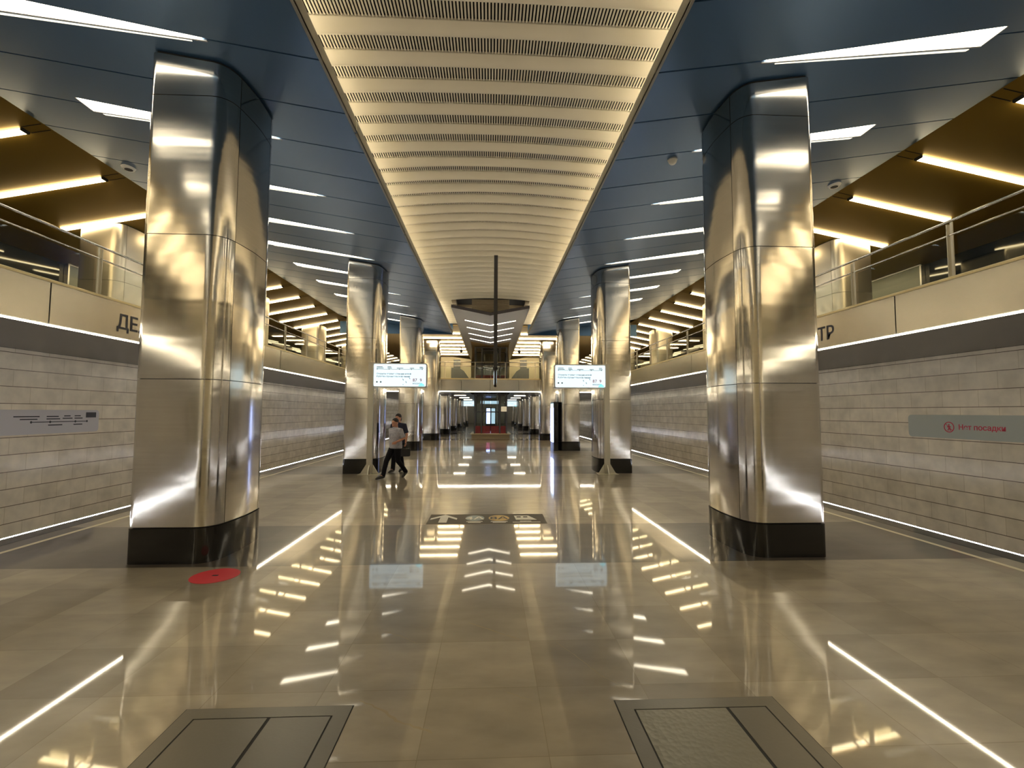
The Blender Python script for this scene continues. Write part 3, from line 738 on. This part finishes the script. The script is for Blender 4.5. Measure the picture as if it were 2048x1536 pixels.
text_mesh('Нет посадки', .165, M['inkred'], t, (XS - .002, 10.33, 1.385), (0, -1, 0), (0, 0, 1), bold=.002)
g = MB(); n_ = 24; yc, zc = 10.55, 1.435
for i in range(n_):
    a0, a1 = 2 * math.pi * i / n_, 2 * math.pi * (i + 1) / n_
    q = [(yc + r_ * math.cos(a), zc + r_ * math.sin(a)) for r_, a in ((.125, a0), (.125, a1), (.105, a1), (.105, a0))]
    g.extr(q, 'x', XS - .004, XS)
g.ball((XS - .002, yc, zc + .055), (.002, .018, .018), 10, 6)
for (a, b, c, d, wd) in ((0, .035, 0, -.02, .018), (0, -.02, -.035, -.08, .011), (0, -.02, .03, -.08, .011), (0, .03, -.045, .0, .009), (0, .03, .045, .0, .009), (-.075, -.075, .075, .075, .006)):
    p = Vector((yc + a, zc + b)); q = Vector((yc + c, zc + d)); nn = Vector((-(q - p).y, (q - p).x)).normalized() * wd
    g.extr([tuple(p + nn), tuple(q + nn), tuple(q - nn), tuple(p - nn)], 'x', XS - .004, XS)
g.build('pictogram', M['inkred'], t)

# ------------------------------------------------------------------ pale veins in the floor slabs
vn = MB()
def vein(pts, w0):
    P_ = []
    for i in range(len(pts) - 1):
        a = Vector(pts[i]); b = Vector(pts[i + 1]); n = 6
        for k in range(n): P_.append(a + (b - a) * k / n + Vector((random.uniform(-1, 1), random.uniform(-1, 1))) * w0 * .6)
    P_.append(Vector(pts[-1])); L = []; R_ = []
    for i, p in enumerate(P_):
        d = (P_[min(i + 1, len(P_) - 1)] - P_[max(i - 1, 0)]).normalized(); nn = Vector((-d.y, d.x))
        w_ = w0 * random.uniform(.4, 1.0) * (0.15 if i in (0, len(P_) - 1) else 1)
        L.append(p + nn * w_); R_.append(p - nn * w_)
    n = len(P_)
    vn.add([(q.x, q.y, .0006) for q in L] + [(q.x, q.y, .0006) for q in R_], [[i, i + 1, n + i + 1, n + i] for i in range(n - 1)])
for pts, w0 in (([(-.84, 3.9), (-.68, 3.81), (-.53, 3.68)], .006), ([(-.17, 4.03), (.04, 3.87), (.25, 3.71)], .007), ([(.52, 3.67), (.63, 3.47), (.75, 3.21), (.88, 3.06)], .004),
                ([(-.77, 3.0), (-.61, 2.89), (-.49, 2.78), (-.38, 2.73), (-.29, 2.68)], .010), ([(.11, 3.05), (.2, 2.99), (.29, 2.94)], .004), ([(.9, 3.14), (1.06, 3.06)], .004)):
    vein(pts, w0)
struct(vn.build('floor_veins', M['vein']))

# ------------------------------------------------------------------ floor stickers and hatches
t = thing('floor_sticker', 'red round sticker on the floor in front of the nearest left column', 'sticker', (-2.90, 5.235, 0))
MB().tube((0, 0, 0.0005), (0, 0, .003), .235, seg=40).build('disc', M['red'], t)
MB().box((-.03, -.012, .003), (.03, .02, .0045)).build('mark', M['ink'], t)
t = thing('floor_direction_sign', 'dark floor sign with white arrow, line numbers and train symbol', 'floor sign', (0, 0, 0))
MB().box((-.98, 7.46, .0005), (.92, 8.16, .002)).build('panel', M['stickerdark'], t)
z0_, z1_ = .002, .0032
g = MB()
g.prism([(-.80, 7.56), (-.67, 7.56), (-.67, 7.93), (-.52, 7.75), (-.52, 7.86), (-.735, 8.12), (-.95, 7.86), (-.95, 7.75), (-.80, 7.93)], z0_, .0045)
g.build('arrow', M['white'], t)
def disc(cx, cy, rx, ry, mtl, nm):
    MB().prism([(cx + rx * math.cos(2 * math.pi * i / 28), cy + ry * math.sin(2 * math.pi * i / 28)) for i in range(28)], z0_, z1_).build(nm, mtl, t)
disc(-.23, 7.86, .155, .20, M['paleblue'], 'badge'); disc(.165, 7.86, .17, .21, M['yellow'], 'badge')
text_mesh('4А', .26, M['white'], t, (-.23, 7.77, .004), (1, 0, 0), (0, 1, 0), align='CENTER', depth=.001, bold=.003)
text_mesh('8А', .26, M['ink'], t, (.165, 7.77, .004), (1, 0, 0), (0, 1, 0), align='CENTER', depth=.001, bold=.003)
g = MB()
g.prism([(.44, 7.72), (.78, 7.72), (.66, 8.02), (.42, 8.02)], z0_, .0045); g.build('train_symbol', M['white'], t)
g = MB(); g.box((.46, 7.88, .0045), (.53, 7.96, .0052)).box((.57, 7.88, .0045), (.64, 7.96, .0052)); g.build('train_windows', M['stickerdark'], t)
g = MB()
for x0, x1, y in ((-.36, -.10, 7.60), (-.33, -.13, 7.54), (.03, .30, 7.60), (.06, .27, 7.54), (.38, .82, 7.54), (.50, .68, 7.61)): g.box((x0, y, z0_), (x1, y + .035, z1_))
g.build('caption', M['white'], t)
def hatch(x0, x1, y0, y1, leaves, lab, plate):
    t = thing('floor_hatch', lab, 'floor hatch', ((x0 + x1) / 2, (y0 + y1) / 2, 0)); cx, cy = (x0 + x1) / 2, (y0 + y1) / 2
    w_ = .095
    MB().box((x0 - cx, y0 - cy, .0005), (x1 - cx, y1 - cy, .0012)).build('gap', M['dark'], t)
    f = MB(); e = .006
    f.box((x0 - cx + e, y0 - cy + e, .001), (x0 + w_ - cx, y1 - cy - e, .004)).box((x1 - w_ - cx, y0 - cy + e, .001), (x1 - cx - e, y1 - cy - e, .004))
    f.box((x0 + w_ - cx, y1 - w_ - cy, .001), (x1 - w_ - cx, y1 - cy - e, .004)).box((x0 + w_ - cx, y0 - cy + e, .001), (x1 - w_ - cx, y0 + w_ - cy, .004))
    f.build('frame', M['hatch'], t)
    for i, (a, b) in enumerate(leaves):
        MB().box((a - cx + .005, y0 + w_ - cy + .006, .001), (b - cx - .005, y1 - w_ - cy - .008, .004)).build('leaf', M['hatchp'] if (plate and i == 0) else M['hatch'], t)
hatch(-1.76, -.79, 1.95, 2.945, ((-1.66, -1.245), (-1.235, -.89)), 'two-leaf metal floor hatch at the bottom left', False)
hatch(.77, 1.76, 1.93, 2.93, ((.87, 1.42), (1.43, 1.66)), 'metal floor hatch with chequer plate at the bottom right', True)

# small ceiling devices
for s, x, y in ((-1, 7.28, 9.5), (1, 7.35, 9.45)):
    t = thing('ceiling_detector', 'round detector under the blue ceiling near its %s gold border' % SIDE[s], 'detector', (s * x, y, zblue(x)))
    MB().tube((0, 0, -.05), (0, 0, -.001), .10, .13, 24).build('body', M['white'], t, True); MB().tube((0, 0, -.056), (0, 0, -.05), .07, seg=20).build('lens', M['blackm'], t, True)
t = thing('dome_camera', 'small white dome camera on the ceiling beside the nearest right column', 'camera', (3.02, 7.45, zblue(3.02)))
MB().ball((0, 0, -.03), .07).build('dome', M['white'], t, True); MB().tube((0, 0, -.02), (0, 0, -.001), .08, seg=20).build('base', M['rim'], t, True)

# ------------------------------------------------------------------ people
def remesh(o, vox, smooth=4):
    r = o.modifiers.new('fuse', 'REMESH'); r.mode = 'VOXEL'; r.voxel_size = vox; r.use_smooth_shade = True
    sm = o.modifiers.new('soft', 'SMOOTH'); sm.factor = .5; sm.iterations = smooth
def person(lab, loc, rz, J, top, legs, hair_len, sc_=1.0, collar=None):
    t = thing('person', lab, 'person', loc, rz); t.scale = (sc_,) * 3
    b = MB()
    # torso
    b.loft([(0, .01, .80), (0, .01, .88), (0, 0, .98), (0, -.005, 1.10), (0, -.01, 1.22), (0, 0, 1.31), (0, .01, 1.36)],
           [(.15, .10), (.165, .115), (.155, .11), (.16, .115), (.175, .115), (.165, .09), (.07, .06)], 20, up=(1, 0, 0))
    b.loft([(0, .012, 1.32), (0, .0, 1.40), (0, -.01, 1.46)], [.062, .055, .055], 14)
    hx, hy, hz = J['head']
    b.ball((hx, hy, hz), (.074, .092, .112), 20, 14)                                  # skull
    b.ball((hx, hy - .035, hz - .055), (.055, .055, .058), 14, 10)                    # jaw
    b.loft([(hx, hy - .085, hz + .02), (hx, hy - .108, hz - .022), (hx, hy - .095, hz - .035)], [.008, .014, .012], 8)    # nose
    b.ball((hx, hy - .086, hz - .062), (.024, .012, .008), 10, 6); b.ball((hx, hy - .084, hz - .10), (.022, .018, .016), 10, 6)
    for sx in (-1, 1):
        b.ball((hx + sx * .076, hy + .005, hz - .01), (.010, .020, .030), 8, 6)
        b.ball((hx + sx * .03, hy - .082, hz + .028), (.022, .010, .007), 8, 6)
    for sx, arm in ((-1, 'R'), (1, 'L')):
        sh, el, wr = [Vector(p) for p in J['arm' + arm]]
        b.loft([(sx * .06, 0, 1.29), sh, (sh + el) / 2, el, (el + wr) / 2, wr], [.06, .055, .045, .038, .036, .025], 12)
        d = (wr - el).normalized(); side = Vector((1, 0, 0)); side = (side - d * side.dot(d)).normalized(); nn = d.cross(side)
        # palm, four fingers, thumb
        wide = nn if abs(nn.y) > abs(side.y) else side; thin = side if wide is nn else nn
        b.loft([wr, wr + d * .045, wr + d * .085], [(.024, .018), (.036, .016), (.034, .013)], 10, up=wide)
        for i, ln in enumerate((.062, .072, .068, .052)):
            base = wr + d * .078 + wide * (-.027 + .018 * i)
            b.loft([base, base + d * ln * .5 + thin * -.004 * sx, base + d * ln * .9 + thin * -.02 * sx], [.0085, .008, .0065], 8)
        tb = wr + d * .03 + wide * -.03
        b.loft([tb, tb + d * .03 - wide * .018, tb + d * .06 - wide * .02], [.011, .010, .008], 8)
        hip, kn, an = [Vector(p) for p in J['leg' + arm]]
        b.loft([hip + Vector((0, 0, .04)), hip, (hip + kn) / 2, kn, kn + (an - kn) * .35, an], [.085, .088, .072, .052, .052, .036], 14)
        toe = Vector(J['toe' + arm]); b.loft([an, (an + toe) / 2 + Vector((0, 0, -.01)), toe], [(.036, .04), (.04, .032), (.036, .02)], 10)
    body = b.build('body', M['skin'], t, True); remesh(body, .0065, 3)
    # top with short sleeves
    b = MB()
    b.loft([(0, .01, .80), (0, .01, .86), (0, 0, .98), (0, -.008, 1.10), (0, -.012, 1.22), (0, 0, 1.31), (0, .012, 1.362)],
           [(.198, .150), (.202, .155), (.198, .152), (.20, .150), (.205, .142), (.19, .11), (.085, .075)], 22, up=(1, 0, 0))
    for sx, arm in ((-1, 'R'), (1, 'L')):
        sh, el, wr = [Vector(p) for p in J['arm' + arm]]
        b.loft([(sx * .08, 0, 1.29), sh, sh + (el - sh) * .5, sh + (el - sh) * .88], [.07, .07, .062, .062], 14)
    o = b.build('shirt', top, t, True); remesh(o, .010, 4)
    if collar: MB().ball((-.01, -.142, 1.12), (.028, .008, .04), 10, 8).build('shirt_badge', M['white'], t, True)
    # trousers
    b = MB()
    b.loft([(0, .01, .93), (0, .012, .86), (0, .012, .80)], [(.172, .125), (.178, .13), (.165, .12)], 18, up=(1, 0, 0))
    for arm in ('R', 'L'):
        hip, kn, an = [Vector(p) for p in J['leg' + arm]]
        b.loft([hip + Vector((0, 0, .03)), hip, (hip + kn) / 2, kn, (kn + an) / 2, an + Vector((0, 0, -.025))], [.098, .100, .088, .070, .062, .060], 14)
    o = b.build('trousers', legs, t, True); remesh(o, .010, 3)
    for arm in ('R', 'L'):
        an = Vector(J['leg' + arm][2]); toe = Vector(J['toe' + arm]); heel = an + (an - toe).normalized() * .05 + Vector((0, 0, -.045))
        b = MB(); mid = (an + toe) / 2
        b.loft([heel, an + Vector((0, 0, -.03)), mid + Vector((0, 0, -.018)), toe + Vector((0, 0, -.008)), toe + (toe - an).normalized() * .05 + Vector((0, 0, -.012))], [(.034, .034), (.046, .052), (.048, .042), (.046, .032), (.026, .018)], 14)
        o = b.build('shoe', M['shoe'], t, True)
    b = MB(); hx, hy, hz = J['head']
    b.ball((hx, hy + .014, hz + .038), (.083, .096, .085), 18, 12)
    if hair_len: b.ball((hx, hy + .06, hz - .03), (.07, .05, hair_len), 14, 10)
    o = b.build('hair', M['hair'], t, True)
    return t
walk = {'head': (-.01, -.02, 1.50),
        'armR': ((-.185, 0, 1.29), (-.245, .10, 1.06), (-.25, .06, .86)), 'armL': ((.185, 0, 1.29), (.265, .05, 1.07), (.19, -.13, .99)),
        'legR': ((-.085, 0, .84), (-.10, -.22, .47), (-.10, -.33, .10)), 'toeR': (-.12, -.50, .05),
        'legL': ((.085, 0, .84), (.09, .02, .46), (.09, .32, .16)), 'toeL': (.09, .215, .045)}
person('person walking in a grey short-sleeved shirt, black trousers and black shoes', (-2.49, 12.62, 0), -.62, walk, M['shirt'], M['trouser'], 0, .975, collar=True)
walk2 = {'head': (0, -.03, 1.50),
         'armR': ((-.185, 0, 1.29), (-.235, .04, 1.05), (-.22, -.05, .84)), 'armL': ((.185, 0, 1.29), (.25, .02, 1.05), (.25, -.03, .84)),
         'legR': ((-.075, 0, .84), (-.07, -.10, .47), (-.06, -.17, .09)), 'toeR': (-.06, -.32, .045),
         'legL': ((.075, 0, .84), (.06, .03, .46), (.05, .17, .11)), 'toeL': (.05, .04, .045)}
person('person in a dark navy top mostly hidden behind the walking one', (-2.66, 13.9, 0), -.35, walk2, M['navy'], M['trouser'], .10, 1.045)
t = thing('handbag', 'black handbag carried by the half-hidden person in navy', 'bag', (-2.39, 13.55, .48), .3)
MB().extr(rrect(-.13, .0, .13, .22, .04), 'y', -.05, .05).build('bag_body', M['blackm'], t, True)
b = MB(); hp = [(-.07, 0, .21), (-.06, 0, .31), (0, 0, .365), (.06, 0, .31), (.07, 0, .21)]; b.loft(hp, [.008] * 5, 8); b.build('handle', M['blackm'], t, True)
